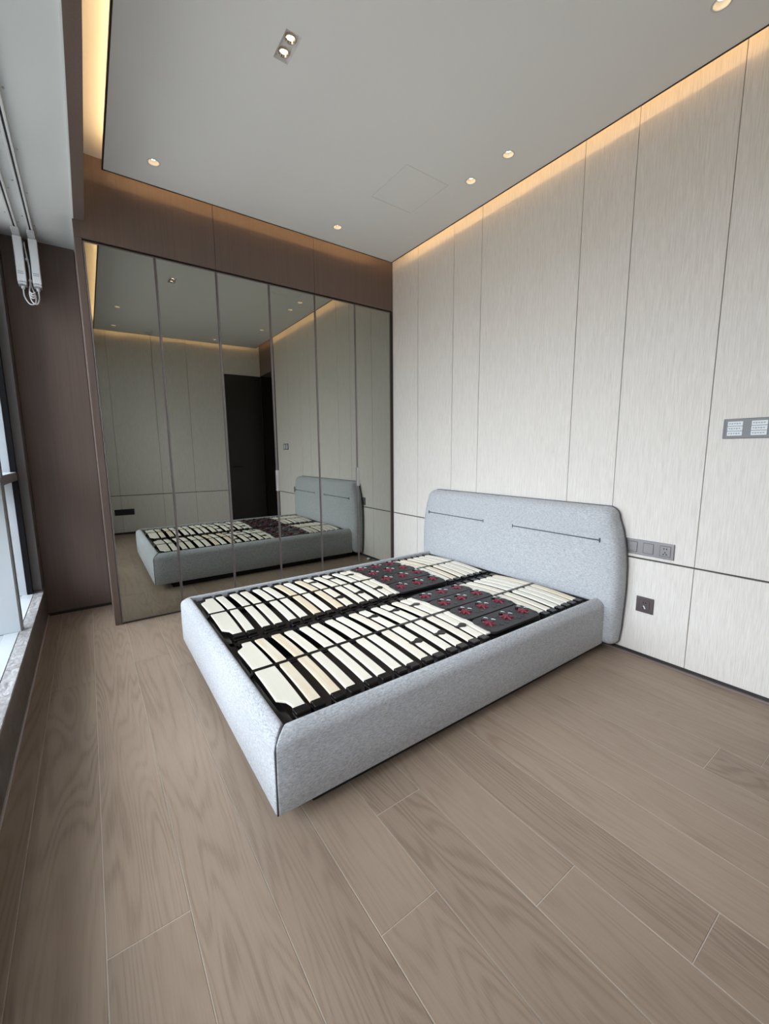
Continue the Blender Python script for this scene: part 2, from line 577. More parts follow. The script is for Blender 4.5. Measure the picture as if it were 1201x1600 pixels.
# ---- back wall (seen in the mirror): panels, dark door
back_dir = Vector((XWIN - 0.0, BY1 - BY0, 0)).normalized()
BACK_LEN = math.hypot(XWIN, BY1 - BY0)
BACK_ANG = math.atan2(-(BY1 - BY0), -XWIN)   # local +x runs along the wall from x=0 to the window when negated
def back_box(name, u0, u1, d0, d1, z0, z1, mat, parent=None, bev=0.0):
    """u along the wall from the corner at x=0, d = distance in front of it"""
    bm = bmesh.new()
    cu, cdd, cz = (u0 + u1) / 2, (d0 + d1) / 2, (z0 + z1) / 2
    box_bm(bm, -(u1 - u0) / 2, (u1 - u0) / 2, -(d1 - d0) / 2, (d1 - d0) / 2, -(z1 - z0) / 2, (z1 - z0) / 2, bev)
    o = obj_from_bm(name, bm, mat)
    nrm = Vector((-back_dir.y, back_dir.x, 0))
    if nrm.y < 0:
        nrm = -nrm
    p = Vector((0, BY0, 0)) + back_dir * cu + nrm * cdd
    ang = math.atan2(back_dir.y, back_dir.x) + math.pi
    if parent is None:
        o.location = (p.x, p.y, cz)
        o.rotation_euler = (0, 0, ang)
    else:
        o.parent = parent
        o.matrix_parent_inverse = (Matrix.Translation(parent.location) @ Matrix.Rotation(parent.rotation_euler.z, 4, 'Z')).inverted()
        o.location = (p.x, p.y, cz)
        o.rotation_euler = (0, 0, ang)
    return o
wall_back = back_box('wall_back', 0.0, BACK_LEN + 0.33, -0.20, -0.012, 0.0, ZU, M['seam'])
structure(wall_back, 'pale panelled wall opposite the wardrobe seen in its mirrors')
BS = [0.001, 0.60, 1.16, 1.64, 2.22, BACK_LEN + 0.32]
for i, (a, b) in enumerate(zip(BS, BS[1:])):
    if i == 0:
        back_box('wall_panel', a, b - 0.0015, -0.016, 0.0, 2.55, ZU - 0.002, M['panel'], wall_back, 0.001)
        continue
    back_box('wall_panel', a + 0.0015, b - 0.0015, -0.016, 0.0, ZG + 0.0045, ZU - 0.002, M['panel'], wall_back, 0.001)
    back_box('wall_panel', a + 0.0015, b - 0.0015, -0.016, 0.0, 0.031, ZG - 0.0045, M['panel'], wall_back, 0.001)
back_box('groove_inlay', 0.602, BACK_LEN + 0.3, -0.014, -0.006, ZG - 0.0043, ZG + 0.0043, M['backing'], wall_back)
bbk = back_box('baseboard_back', 0.61, BACK_LEN + 0.04, -0.0118, -0.002, 0.0, 0.030, M['skirt'])
structure(bbk, 'dark skirting under the wall opposite the wardrobe')
door = back_box('door_1', 0.001, 0.596, -0.011, 0.006, 0.004, 2.546, M['door'], None, 0.002)
structure(door, 'very dark wooden door seen in the wardrobe mirror')
back_box('door_handle', 0.50, 0.555, 0.006, 0.020, 0.985, 1.035, M['metal'], door, 0.002)
back_box('door_handle', 0.40, 0.545, 0.020, 0.052, 1.000, 1.020, M['metal'], door, 0.004)
# the passage beyond the end of the headboard wall
lint = box('trim_1', 0.0, 0.20, BY0 - 0.02, YEND - 0.001, 2.56, ZU - 0.001, M['brown'])
structure(lint, 'brown panel over the dark passage opening next to the door')
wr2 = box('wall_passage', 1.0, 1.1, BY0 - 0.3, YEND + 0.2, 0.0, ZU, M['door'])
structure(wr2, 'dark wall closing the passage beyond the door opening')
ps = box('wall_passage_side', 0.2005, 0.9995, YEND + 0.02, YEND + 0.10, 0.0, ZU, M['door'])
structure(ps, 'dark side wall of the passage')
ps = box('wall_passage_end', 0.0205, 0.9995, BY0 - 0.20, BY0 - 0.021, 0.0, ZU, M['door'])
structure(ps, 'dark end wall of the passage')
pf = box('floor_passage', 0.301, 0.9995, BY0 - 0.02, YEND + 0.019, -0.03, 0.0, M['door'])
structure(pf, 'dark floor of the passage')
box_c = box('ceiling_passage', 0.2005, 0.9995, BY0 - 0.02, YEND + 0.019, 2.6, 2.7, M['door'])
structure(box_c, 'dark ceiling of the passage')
jamb = box('trim_2', -0.004, 0.2, YEND - 0.018, YEND - 0.001, 0.0, 2.559, M['trim'])
structure(jamb, 'black jamb at the end of the pale headboard wall')

# ---- ceilings
slab_up = box('ceiling_upper', -3.40, 1.10, -4.40, YR + 0.12, ZU, ZU + 0.10, M['ceiling'])
structure(slab_up, 'upper ceiling above the light coves')
def by(x):
    return BY0 + (BY1 - BY0) * (x / XWIN)
XC0, XC1, YC1 = -2.343, -0.0905, -0.107
CG = 0.10
pts = [(XC0, by(XC0) + CG), (XC1, by(XC1) + CG), (XC1, YC1), (XC0, YC1)]
ZSLAB = 3.010
ceiling = prism('ceiling', pts, ZC, ZSLAB, M['ceiling'])
DL = [(-2.089, -0.357), (-0.808, -0.355), (-0.361, -1.348), (-0.36, -1.647), (-0.358, -2.68),
      (-2.12, -2.72), (-2.12, -3.60), (-0.80, -3.58)]
SQ = (-1.7405, -1.6705, -1.586, -1.432)
HT = (-0.808, -0.452, -1.232, -0.836)
cut = bmesh.new()
for x, y in DL:
    lathe_bm(cut, [(0.030, -0.02), (0.030, 0.03)], 28, (x, y, ZC), True, True)
box_bm(cut, SQ[0], SQ[1], SQ[2], SQ[3], ZC - 0.02, ZC + 0.03)
box_bm(cut, HT[0], HT[1], HT[2], HT[3], ZC - 0.02, ZC + 0.03)
cutter = obj_from_bm('cutter', cut, M['ceiling'])
bo = ceiling.modifiers.new('holes', 'BOOLEAN')
bo.object = cutter
bo.operation = 'DIFFERENCE'
bo.solver = 'EXACT'
dg = bpy.context.evaluated_depsgraph_get()
new_me = bpy.data.meshes.new_from_object(ceiling.evaluated_get(dg))
ceiling.modifiers.clear()
ceiling.data = new_me
bpy.data.objects.remove(cutter, do_unlink=True)
structure(ceiling, 'floating white ceiling with light coves along its edges')
TRW = 0.009
for nm, (a, b) in (('r', (pts[1], pts[2])), ('f', (pts[2], pts[3])), ('l', (pts[3], pts[0])), ('b', (pts[0], pts[1]))):
    d = (Vector(b) - Vector(a)).normalized()
    n = Vector((d.y, -d.x))      # outward for ccw polygon
    q = [Vector(a) - d * 0.004, Vector(b) + d * 0.004, Vector(b) + d * 0.004 + n * 0.004, Vector(a) - d * 0.004 + n * 0.004]
    prism('edge_trim', [(p.x, p.y) for p in q], ZC - 0.0025, ZSLAB + 0.004, M['trim'], ceiling)
    q = [Vector(a), Vector(b), Vector(b) - n * 0.004, Vector(a) - n * 0.004]
    prism('edge_trim', [(p.x, p.y) for p in q], ZC - 0.0025, ZC - 0.0001, M['trim'], ceiling)
hatch = box('access_hatch', HT[0] + 0.003, HT[1] - 0.003, HT[2] + 0.003, HT[3] - 0.003, ZC + 0.0004, ZC + 0.012, M['ceiling'], ceiling)
# warm strips lying back in the coves (strip + small aluminium channel)
def led(x0, x1, y0, y1, mat):
    box('led_strip', x0, x1, y0, y1, 3.068, 3.076, mat, ceiling)
led(-0.200, -0.190, pts[1][1] + 0.05, -0.24, M['led'])
led(-2.20, -0.22, -0.217, -0.207, M['led'])
led(XC0 + 0.105, XC0 + 0.115, pts[0][1] + 0.05, -0.24, M['led_left'])
p0, p1 = Vector((-2.20, by(-2.20) + CG + 0.105)), Vector((-0.22, by(-0.22) + CG + 0.105))
prism('led_strip', [(p0.x, p0.y), (p1.x, p1.y), (p1.x, p1.y + 0.01), (p0.x, p0.y + 0.01)], 3.068, 3.076, M['led'], ceiling)

# ---- curtain box by the window
cb = box('ceiling_curtain_box', XOUT, XS0 + 0.006, -4.30, YR + 0.009, ZCB, ZCB + 0.06, M['cbox'])
structure(cb, 'pale grey ceiling of the curtain recess along the window')
pel = box('trim_3', XS0 + 0.008, -2.462, -4.25, -0.0005, ZCB - 0.012, ZU - 0.001, M['brown'], None, 0.001)
structure(pel, 'dark taupe pelmet board between curtain recess and light cove')

lip = box('trim_4', XS0 + 0.001, XS0 + 0.0078, -4.25, YR + 0.008, ZCB - 0.011, ZCB - 0.0002, M['cbox'])
structure(lip, 'pale edge strip between the curtain recess and the pelmet')

# ---- window wall
plinth = box('wall_left', XOUT, XP - 0.014, -4.30, YR, 0.0, ZP - 0.012, M['marble_dark'])
structure(plinth, 'low brown marble window plinth with pale marble top')
ys = [0.34, -0.86, -2.06, -3.26, -4.25]
for a, b in zip(ys, ys[1:]):
    box('facing_slab', XP - 0.0139, XP, b + 0.0006, a - 0.0006, 0.016, ZP - 0.012, M['marble_dark'], plinth)
    box('top_slab', XWIN + 0.004, XP + 0.004, b + 0.0006, a - 0.0006, ZP - 0.0118, ZP, M['marble_light'], plinth, 0.001)
box('facing_slab', XP - 0.0139, XP, 0.3412, YR - 0.001, 0.016, ZP + 0.01, M['marble_dark'], plinth)
box('end_cap', XP - 0.060, XP - 0.0141, 0.3412, YR - 0.001, ZP - 0.0119, ZP + 0.01, M['reveal'], plinth)
bl = box('baseboard_left', XP - 0.0139, XP + 0.004, -4.25, YR - 0.005, 0.0, 0.0155, M['skirtline'])
structure(bl, 'thin taupe skirting line along the window plinth')
col_ = box('wall_left_pier', XWIN, XP - 0.004, 0.362, YR + 0.009, ZP + 0.0102, ZCB - 0.0005, M['reveal'])
structure(col_, 'taupe reveal panel between the window and the brown wall')
win = box('window_1', XOUT, XWIN - 0.030, 0.40, YR + 0.009, 0.20, ZCB, M['alu'])
structure(win, 'full length window with deep pale aluminium mullions beside the bed')
box('gasket', XWIN - 0.031, XWIN - 0.0005, 0.322, 0.40, ZP, ZCB, M['blackframe'], win)
box('jamb', XOUT + 0.012, XWIN - 0.034, 0.340, 0.399, ZP, ZCB, M['alu'], win)
MUL = [-0.455, -1.70, -2.95, -3.50]
for y in MUL:
    mu = box('mullion', XOUT - 0.012, XWIN + 0.012, y, y + 0.062, ZP + 0.0002, ZCB - 0.0005, M['alu'], win, 0.002)
    box('mullion_cap', XWIN + 0.0122, XWIN + 0.018, y + 0.004, y + 0.058, ZP + 0.0004, ZCB - 0.001, M['alugrey'], mu)
edges = [0.339] + MUL
for a, b in zip(edges, MUL):
    y0, y1 = b + 0.0625, (a - 0.0005)
    box('transom', XOUT + 0.014, XWIN, y0, y1, 1.060, 1.112, M['alugrey'], win, 0.001)
    box('transom_top', XOUT + 0.020, XWIN - 0.004, y0 + 0.002, y1 - 0.002, 1.1121, 1.116, M['sillwhite'], win)
    box('sill_board', XOUT + 0.014, -3.0505, y0, y1, ZP - 0.02, ZP - 0.002, M['sillwhite'], win)
    box('sill_board', -3.0475, XWIN + 0.002, y0, y1, ZP - 0.012, ZP + 0.0015, M['sillwhite'], win, 0.001)
    box('pane', XOUT - 0.004, XOUT + 0.004, y0, y1, ZP, 1.060, M['glass'], win)
    box('pane', XOUT - 0.004, XOUT + 0.004, y0, y1, 1.112, ZCB, M['glass'], win)

pier = box('wall_left_blocker', XOUT - 0.05, XWIN + 0.001, -4.30, -3.501, ZP + 0.0003, ZCB - 0.0005, M['reveal'])  # added out of view, shortens the window to dim the bed side
structure(pier, 'unseen taupe pier added behind the viewer to cut the window light')

# ================================================================== CURTAIN TRACKS
def curtain_track(x, label, xm, motor_label):
    t = thing('curtain_track', label, 'curtain track', (x, 0, ZCB), 'curtain tracks in the window recess')
    y0, y1 = -4.2, 0.36
    box('rail', x - 0.015, x + 0.015, y0, y1, ZCB - 0.006, ZCB - 0.0005, M['whitedull'], t)
    box('rail_flange', x - 0.015, x - 0.0045, y0, y1, ZCB - 0.020, ZCB - 0.0061, M['white'], t, 0.001)
    box('rail_flange', x + 0.0045, x + 0.015, y0, y1, ZCB - 0.020, ZCB - 0.0061, M['white'], t, 0.001)
    box('rail_slot', x - 0.0044, x + 0.0044, y0, y1, ZCB - 0.010, ZCB - 0.0061, M['slot'], t)
    for k in range(9):
        y = 0.22 - k * 0.42
        for s in (-1, 1):
            bm = bmesh.new()
            lathe_bm(bm, [(0.0045, -0.003), (0.0045, 0)], 10, (0, 0, 0), True, False)
            obj_from_bm('screw', bm, M['silver'], t, False, (s * 0.026, y + 0.05 * s, -0.0002))
    box('pulley_housing', x - 0.021, x + 0.021, 0.30, 0.462, ZCB - 0.036, ZCB - 0.0205, M['whitedull'], t, 0.003)
    # motor hanging at the far end
    mz1, mz0 = ZCB - 0.037, ZCB - 0.325
    mo = box('motor', x - 0.024, x + 0.024, 0.395, 0.460, mz0, mz1, M['white'], t, 0.004, 2)
    mo['label'] = motor_label
    box('motor_cap', x - 0.0230, x + 0.0230, 0.3965, 0.4585, mz0 - 0.018, mz0 - 0.0002, M['whitedull'], mo, 0.004, 2)
    for dz in (0.062, 0.050):
        box('print', x - 0.017, x + 0.014, 0.3944, 0.3949, mz0 + dz, mz0 + dz + 0.005, M['print'], mo)
    bm = bmesh.new()
    lathe_bm(bm, [(0.010, -0.020), (0.012, 0.0)], 14, (0, 0, 0), True, True)
    c = obj_from_bm('plug', bm, M['white'], mo, True)
    c.location = (0, 0, mz0 - 0.018 - (mz0 + mz1) / 2)
    return t, mo
tr1, mo1 = curtain_track(-2.752, 'white motorised curtain track nearer the pelmet board', 0, 'white hanging curtain motor')
tr2, mo2 = curtain_track(-2.832, 'white motorised curtain track nearer the window glass', 0, 'white hanging curtain motor')
def cable(parent, pts):
    bm = bmesh.new()
    # smooth by Catmull-Rom
    P = [Vector(p) for p in pts]
    P = [P[0] * 2 - P[1]] + P + [P[-1] * 2 - P[-2]]
    out = []
    for i in range(1, len(P) - 2):
        for s in range(8):
            t = s / 8
            out.append(0.5 * ((2 * P[i]) + (-P[i - 1] + P[i + 1]) * t + (2 * P[i - 1] - 5 * P[i] + 4 * P[i + 1] - P[i + 2]) * t * t + (-P[i - 1] + 3 * P[i] - 3 * P[i + 1] + P[i + 2]) * t ** 3))
    out.append(P[-2])
    w = world_loc(parent)
    tube_bm(bm, [p - w for p in out], 0.0042, 8)
    return obj_from_bm('cable', bm, M['white'], parent, True)
zb = ZCB - 0.325 - 0.036
cable(mo2, [(-2.832, 0.428, zb + 0.01), (-2.830, 0.425, zb - 0.05), (-2.806, 0.41, zb - 0.098), (-2.776, 0.41, zb - 0.090), (-2.771, 0.43, zb - 0.035), (-2.788, 0.45, zb + 0.035), (-2.790, 0.45, zb + 0.15), (-2.797, 0.45, zb + 0.24), (-2.80, 0.46, zb + 0.315)])
cable(mo1, [(-2.752, 0.428, zb + 0.01), (-2.752, 0.425, zb - 0.05), (-2.766, 0.40, zb - 0.096), (-2.792, 0.40, zb - 0.082), (-2.801, 0.42, zb - 0.026), (-2.793, 0.44, zb + 0.045), (-2.787, 0.44, zb + 0.14), (-2.793, 0.44, zb + 0.22), (-2.802, 0.45, zb + 0.30)])
for dz, dx in ((0.02, 0.0), (0.035, 0.004), (0.05, -0.003)):
    cable(mo1, [(-2.797 + dx, 0.40, zb - dz), (-2.788, 0.392, zb - dz - 0.012), (-2.776, 0.392, zb - dz - 0.010), (-2.770, 0.40, zb - dz)])
box('cable_tie', -2.799, -2.781, 0.43, 0.458, zb + 0.055, zb + 0.070, M['white'], mo1, 0.003)
box('cable_tie', -2.803, -2.786, 0.432, 0.46, zb + 0.19, zb + 0.205, M['white'], mo1, 0.003)

# ================================================================== WARDROBE
ward = thing('wardrobe', 'tall fitted wardrobe with six grey mirrored doors beside the bed', 'wardrobe', ((XS0 - 0.0) / 2, 0.26, 0))
box('side_panel', XS0, XS1 - 0.0015, -0.0020, YR - 0.005, 0.004, 2.6025, M['brown'], ward, 0.0012)
box('filler_strip', XS1 + 6 * DOOR_W + 0.002, -0.0015, 0.000, 0.016, 0.004, 2.6025, M['trim'], ward)
box('carcass', XS1 + 0.002, -0.002, 0.018, YR - 0.006, 0.05, 2.6025, M['trim'], ward)
box('toe_kick', XS1 + 0.002, -0.002, 0.012, 0.0179, 0.0, 0.049, M['trim'], ward)
FR = 0.0075
for i in range(6):
    x0, x1 = XS1 + i * DOOR_W + 0.0017, XS1 + (i + 1) * DOOR_W - 0.0017
    z0, z1 = 0.012, 2.590
    bm = bmesh.new()
    cx, cz = (x0 + x1) / 2, (z0 + z1) / 2
    hx, hz = (x1 - x0) / 2, (z1 - z0) / 2
    def ringv(h, k, y):
        return [bm.verts.new((sx * h, y, sz * k)) for sx, sz in ((-1, -1), (1, -1), (1, 1), (-1, 1))]
    yo, yi = -0.0025, 0.0165
    A = ringv(hx, hz, yo + 0.001)
    A2 = ringv(hx - 0.001, hz - 0.001, yo)
    B = ringv(hx - FR, hz - FR, yo)
    C_ = ringv(hx - FR, hz - FR, yo + 0.006)
    D = ringv(hx, hz, yi)
    for P, Q in ((A, A2), (A2, B), (B, C_), (A, D)):
        for k in range(4):
            bm.faces.new((P[k], P[(k + 1) % 4], Q[(k + 1) % 4], Q[k]))
    bm.faces.new(C_)
    bm.faces.new(D)
    wl_ = world_loc(ward)
    dr = obj_from_bm('door', bm, M['frame'], ward, False, (cx - wl_.x, -wl_.y, cz - wl_.z))
    box('mirror', x0 + FR + 0.0003, x1 - FR - 0.0003, yo + 0.0015, yo + 0.0055, z0 + FR + 0.0003, z1 - FR - 0.0003, M['mirror'], dr)
    if i in (3, 5):
        h = box('handle', x0 - 0.011, x0 + 0.012, yo - 0.016, yo - 0.0004, 0.905, 1.085, M['handle'], dr, 0.002)
        h['label'] = 'slim bronze pull handle'

# ================================================================== DOWNLIGHTS
dl_labels = ['round recessed downlight in the ceiling corner nearest the window and wardrobe',
             'round recessed downlight close to the middle of the wardrobe top',
             'round recessed downlight beside the access hatch, farther of the close pair along the headboard wall',
             'round recessed downlight over the bed, nearer of the close pair along the headboard wall',
             'round recessed downlight at the top right edge of the picture',
             'round downlight over the bare floor by the window, seen in the leftmost mirror',
             'round downlight by the back wall on the window side, seen only in the mirror',
             'round downlight by the back wall on the door side, seen only in the mirror']
for (x, y), lab in zip(DL, dl_labels):
    t = thing('downlight', lab, 'downlight', (x, y, ZC), 'round ceiling downlights')
    bm = bmesh.new()
    lathe_bm(bm, [(0.0295, 0.004), (0.0295, -0.001), (0.033, -0.0022), (0.037, -0.0004)], 36)
    obj_from_bm('ring', bm, M['ring'], t, True)
    bm = bmesh.new()
    lathe_bm(bm, [(0.0293, 0.0), (0.0280, 0.006), (0.0225, 0.015), (0.0165, 0.0185)], 36)
    obj_from_bm('reflector', bm, M['reflector'], t, True)
    bm = bmesh.new()
    lathe_bm(bm, [(0.0166, 0.0186), (0.0166, 0.023), (0.0130, 0.023)], 36)
    obj_from_bm('lamp_collar', bm, M['trim'], t, True)
    bm = bmesh.new()
    lathe_bm(bm, [(0.0155, 0.0205), (0.0001, 0.0205)], 36)
    obj_from_bm('lens', bm, M['lamp'], t, True)
# twin spot in its sunken box
sx, sy = (SQ[0] + SQ[1]) / 2, (SQ[2] + SQ[3]) / 2
t = thing('twin_spotlight', 'sunken rectangular twin spotlight in the ceiling above the bed foot', 'spotlight', (sx, sy, ZC))
bm = bmesh.new()
hx, hy = (SQ[1] - SQ[0]) / 2 - 0.0006, (SQ[3] - SQ[2]) / 2 - 0.0006
def rr(h, k, z):
    return [bm.verts.new((a * h, b * k, z)) for a, b in ((-1, -1), (1, -1), (1, 1), (-1, 1))]
a, b_, c_, d_ = rr(hx, hy, 0.0), rr(hx - 0.001, hy - 0.001, 0.0), rr(hx - 0.008, hy - 0.008, 0.014), rr(hx, hy, 0.026)
for P, Q in ((a, b_), (b_, c_), (a, d_)):
    for k in range(4):
        bm.faces.new((P[k], P[(k + 1) % 4], Q[(k + 1) % 4], Q[k]))
bm.faces.new(c_)
bm.faces.new(d_)
obj_from_bm('spot_box', bm, M['spotbox'], t)
for dy in (-0.0375, 0.0375):
    bm = bmesh.new()
    lathe_bm(bm, [(0.0235, 0.0138), (0.0235, 0.004), (0.0215, 0.002), (0.0195, 0.004), (0.0165, 0.0125), (0.0155, 0.0130)], 32)
    g = obj_from_bm('spot_head', bm, M['chrome'], t, True, (0, dy, 0))
    bm = bmesh.new()
    lathe_bm(bm, [(0.0157, 0.0126), (0.008, 0.0100), (0.0001, 0.0090)], 32)
    obj_from_bm('lens', bm, M['lamp'], g, True)
# smoke detector, seen in the mirror
t = thing('smoke_detector', 'white round smoke detector on the ceiling, seen in the mirror', 'smoke detector', (-1.69, -3.66, ZC))
bm = bmesh.new()
lathe_bm(bm, [(0.055, -0.0004), (0.055, -0.010), (0.048, -0.016)], 32, (0, 0, 0), True, True)
obj_from_bm('base', bm, M['white'], t, False)
bm = bmesh.new()
lathe_bm(bm, [(0.042, -0.0165), (0.040, -0.034), (0.030, -0.042)], 32, (0, 0, 0), True, True)
obj_from_bm('cover', bm, M['whitedull'], t, False)

# ================================================================== SWITCHES AND SOCKETS
def five_hole(parent, y, z, s=1.0):
    """two round holes over three slanted ones, on the face x = -0.0085"""
    xf = -0.0098
    def hole(dy, dz, w, h, ang):
        bm = bmesh.new()
        box_bm(bm, -0.0004, 0.0004, -w / 2, w / 2, -h / 2, h / 2)
        o = obj_from_bm('socket_hole', bm, M['hole'], parent)
        wl2 = world_loc(parent)
        o.location = (xf - wl2.x, y + dy - wl2.y, z + dz - wl2.z)
        o.rotation_euler = (math.radians(ang), 0, 0)
    hole(0.0065, 0.014, 0.005, 0.008, 0)
    hole(-0.0065, 0.014, 0.005, 0.008, 0)
    hole(0.0, -0.006, 0.004, 0.009, 0)
    hole(0.0075, -0.017, 0.004, 0.009, 30)
    hole(-0.0075, -0.017, 0.004, 0.009, -30)

def socket_plate(name, label, cat, y0, y1, z0, z1, mat, gangs, kinds):
    t = thing(name, label, cat, (0, (y0 + y1) / 2, z0))
    box('plate', -0.0075, -0.0003, y0, y1, z0, z1, mat, t, 0.0018, 2)
    gw = (y1 - y0) / gangs
    for g in range(gangs):
        yc = y1 - gw * (g + 0.5)
        zc = (z0 + z1) / 2
        k = kinds[g]
        hw = 0.026
        box('module_gap', -0.0080, -0.0076, yc - hw - 0.0016, yc + hw + 0.0016, zc - 0.0301, zc + 0.0301, M['backing'], t)
        m = box('module', -0.0094, -0.0076, yc - hw, yc + hw, zc - 0.0285, zc + 0.0285, mat, t, 0.0008)
        if k == 'socket':
            five_hole(m, yc, zc)
        if k == 'dot':
            box('usb_port', -0.0099, -0.0095, yc - 0.006, yc + 0.006, zc - 0.002, zc + 0.002, M['hole'], m)
    return t
socket_plate('socket_strip', 'long grey switch and socket strip on the wall right of the headboard', 'socket', -2.577, -2.319, 0.624, 0.713, M['plate'], 3, ['blank', 'blank', 'socket'])
lows = socket_plate('wall_socket', 'square taupe socket low on the wall right of the headboard', 'socket', -2.499, -2.407, 0.284, 0.377, M['plate2'], 1, ['socket'])
socket_plate('socket_strip', 'dark socket strip on the far side of the headboard, seen in the mirror', 'socket', -0.80, -0.545, 0.624, 0.713, M['plate'], 3, ['socket', 'blank', 'blank'])
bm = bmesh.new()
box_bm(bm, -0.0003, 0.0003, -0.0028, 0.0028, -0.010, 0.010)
st = obj_from_bm('socket_glint', bm, M['label'], lows, False, (-0.0106, -0.001, 0.034))  # white sliver painting in a glint on the low socket
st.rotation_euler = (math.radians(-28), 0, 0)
# control panel with paper labels
t = thing('control_panel', 'grey double control panel with white labels at the right edge of the wall', 'switch', (0, -2.83, 1.283))
box('plate', -0.009, -0.0003, -2.925, -2.735, 1.283, 1.377, M['panelplate'], t, 0.002, 2)
box('plate_edge', -0.0105, -0.0091, -2.744, -2.7395, 1.288, 1.372, M['panelplate'], t, 0.0006)
for yc in (-2.782, -2.872):
    for r in range(3):
        zc = 1.3535 - r * 0.0235
        lb = box('key_label', -0.0108, -0.0092, yc - 0.029, yc + 0.029, zc - 0.0105, zc + 0.0105, M['label'], t, 0.0006)
        for q in range(5):
            y = yc + 0.021 - q * 0.0095
            box('print', -0.0111, -0.01085, y - 0.0032, y + 0.0032, zc - 0.0022 - 0.0012 * (q % 2), zc + 0.0028, M['print'], lb)
# black strip on the back wall
t = back_box('wall_socket', 2.06, 2.32, 0.0006, 0.008, 0.300, 0.392, M['plate3'], None, 0.002)
tag(t, 'black socket strip low on the back wall, seen in the left mirror doors', 'socket')
# scrap on the floor behind the headboard
bm = bmesh.new()
bmesh.ops.create_icosphere(bm, subdivisions=2, radius=0.02)
for v in bm.verts:
    v.co *= 0.75 + 0.5 * random.random()
    v.co.z *= 0.7
zmin = min(v.co.z for v in bm.verts)
o = obj_from_bm('paper_scrap', bm, M['label'], None, False, (-0.045, -0.43, -zmin))
tag(o, 'small white scrap on the floor by the headboard, seen in the mirror', 'scrap')

# ================================================================== BED
XF, XH = -2.188, -0.118          # foot face, head end
YN, YFAR = -2.280, -0.664        # near and far outer faces
ZB0 = 0.056
bed = thing('bed', 'low upholstered bed in light grey fabric with wide headboard and no mattress', 'bed', ((XF + XH) / 2, (YN + YFAR) / 2, 0))
PROF = [(0.004, ZB0), (0.0, ZB0 + 0.006), (-0.001, 0.17), (0.0, 0.288), (0.003, 0.303), (0.009, 0.314), (0.020, 0.325), (0.034, 0.335),
        (0.042, 0.3385), (0.049, 0.339), (0.055, 0.335), (0.058, 0.326), (0.058, 0.17), (0.058, ZB0)]
def rail(name, P0, P1, inward, m0, m1):
    """rail from P0 to P1 (outer line), profile inset along inward; m = slope of mitre at each end"""
    P0, P1, inward = Vector(P0), Vector(P1), Vector(inward)
    L = (P1 - P0).length
    d = (P1 - P0).normalized()
    bm = bmesh.new()
    rings = []
    w = world_loc(bed)
    ends = [(0.0, 0.0085), (0.0012, 0.0045), (0.0035, 0.0015), (0.008, 0.0)]
    for j in range(32):
        ring = []
        for k, (ins, z) in enumerate(PROF):
            a, b2 = m0 * ins, L - m1 * ins
            if j < 4:
                s, e = a + ends[j][0], ends[j][1] * m0
            elif j >= 28:
                s, e = b2 - ends[31 - j][0], ends[31 - j][1] * m1
            else:
                s, e = a + 0.008 + (b2 - a - 0.016) * (j - 3) / 25.0, 0.0
            zz = z
            if 0.30 < z and ins > 0.005 and ins < 0.056:
                zz = z - e * 0.8
            sgn = 1.0 if ins < 0.03 else 0.0
            p = P0 + d * s + inward * (ins + e * sgn * (1.0 if z < 0.31 else 0.5))
            ring.append(bm.verts.new((p.x - w.x, p.y - w.y, zz - w.z)))
        rings.append(ring)
    n = len(PROF)
    for a, b2 in zip(rings, rings[1:]):
        for k in range(n):
            bm.faces.new((a[k], a[(k + 1) % n], b2[(k + 1) % n], b2[k]))
    bm.faces.new(rings[0])
    bm.faces.new(rings[-1])
    o = obj_from_bm(name, bm, M['fabric'], bed, True)
    md = o.modifiers.new('soft', 'EDGE_SPLIT')
    md.split_angle = math.radians(50)
    return o
GC = 0.0052
rail('foot_rail', (XF, YN + GC, 0), (XF, YFAR - GC, 0), (1, 0, 0), 1, 1)
rail('side_rail', (XF + GC, YN, 0), (XH, YN, 0), (0, 1, 0), 1, 0)
rail('side_rail', (XF + GC, YFAR, 0), (XH, YFAR, 0), (0, -1, 0), 1, 0)
box('plinth', XF + 0.150, XH - 0.02, YN + 0.050, YFAR - 0.050, 0.0, ZB0 + 0.02, M['plinth'], bed)
box('base_board', XF + 0.060, XH, YN + 0.060, YFAR - 0.060, 0.150, 0.168, M['hollow'], bed)
# dark cords painting in the shade of the slit where two rail covers meet
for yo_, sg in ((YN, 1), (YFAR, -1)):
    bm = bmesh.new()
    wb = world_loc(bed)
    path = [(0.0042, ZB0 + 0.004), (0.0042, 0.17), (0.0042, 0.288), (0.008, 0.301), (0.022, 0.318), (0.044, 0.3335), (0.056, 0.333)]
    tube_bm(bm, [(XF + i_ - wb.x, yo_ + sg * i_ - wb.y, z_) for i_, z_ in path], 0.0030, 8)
    sm = obj_from_bm('corner_slit_shade', bm, M['thread'], bed, True)

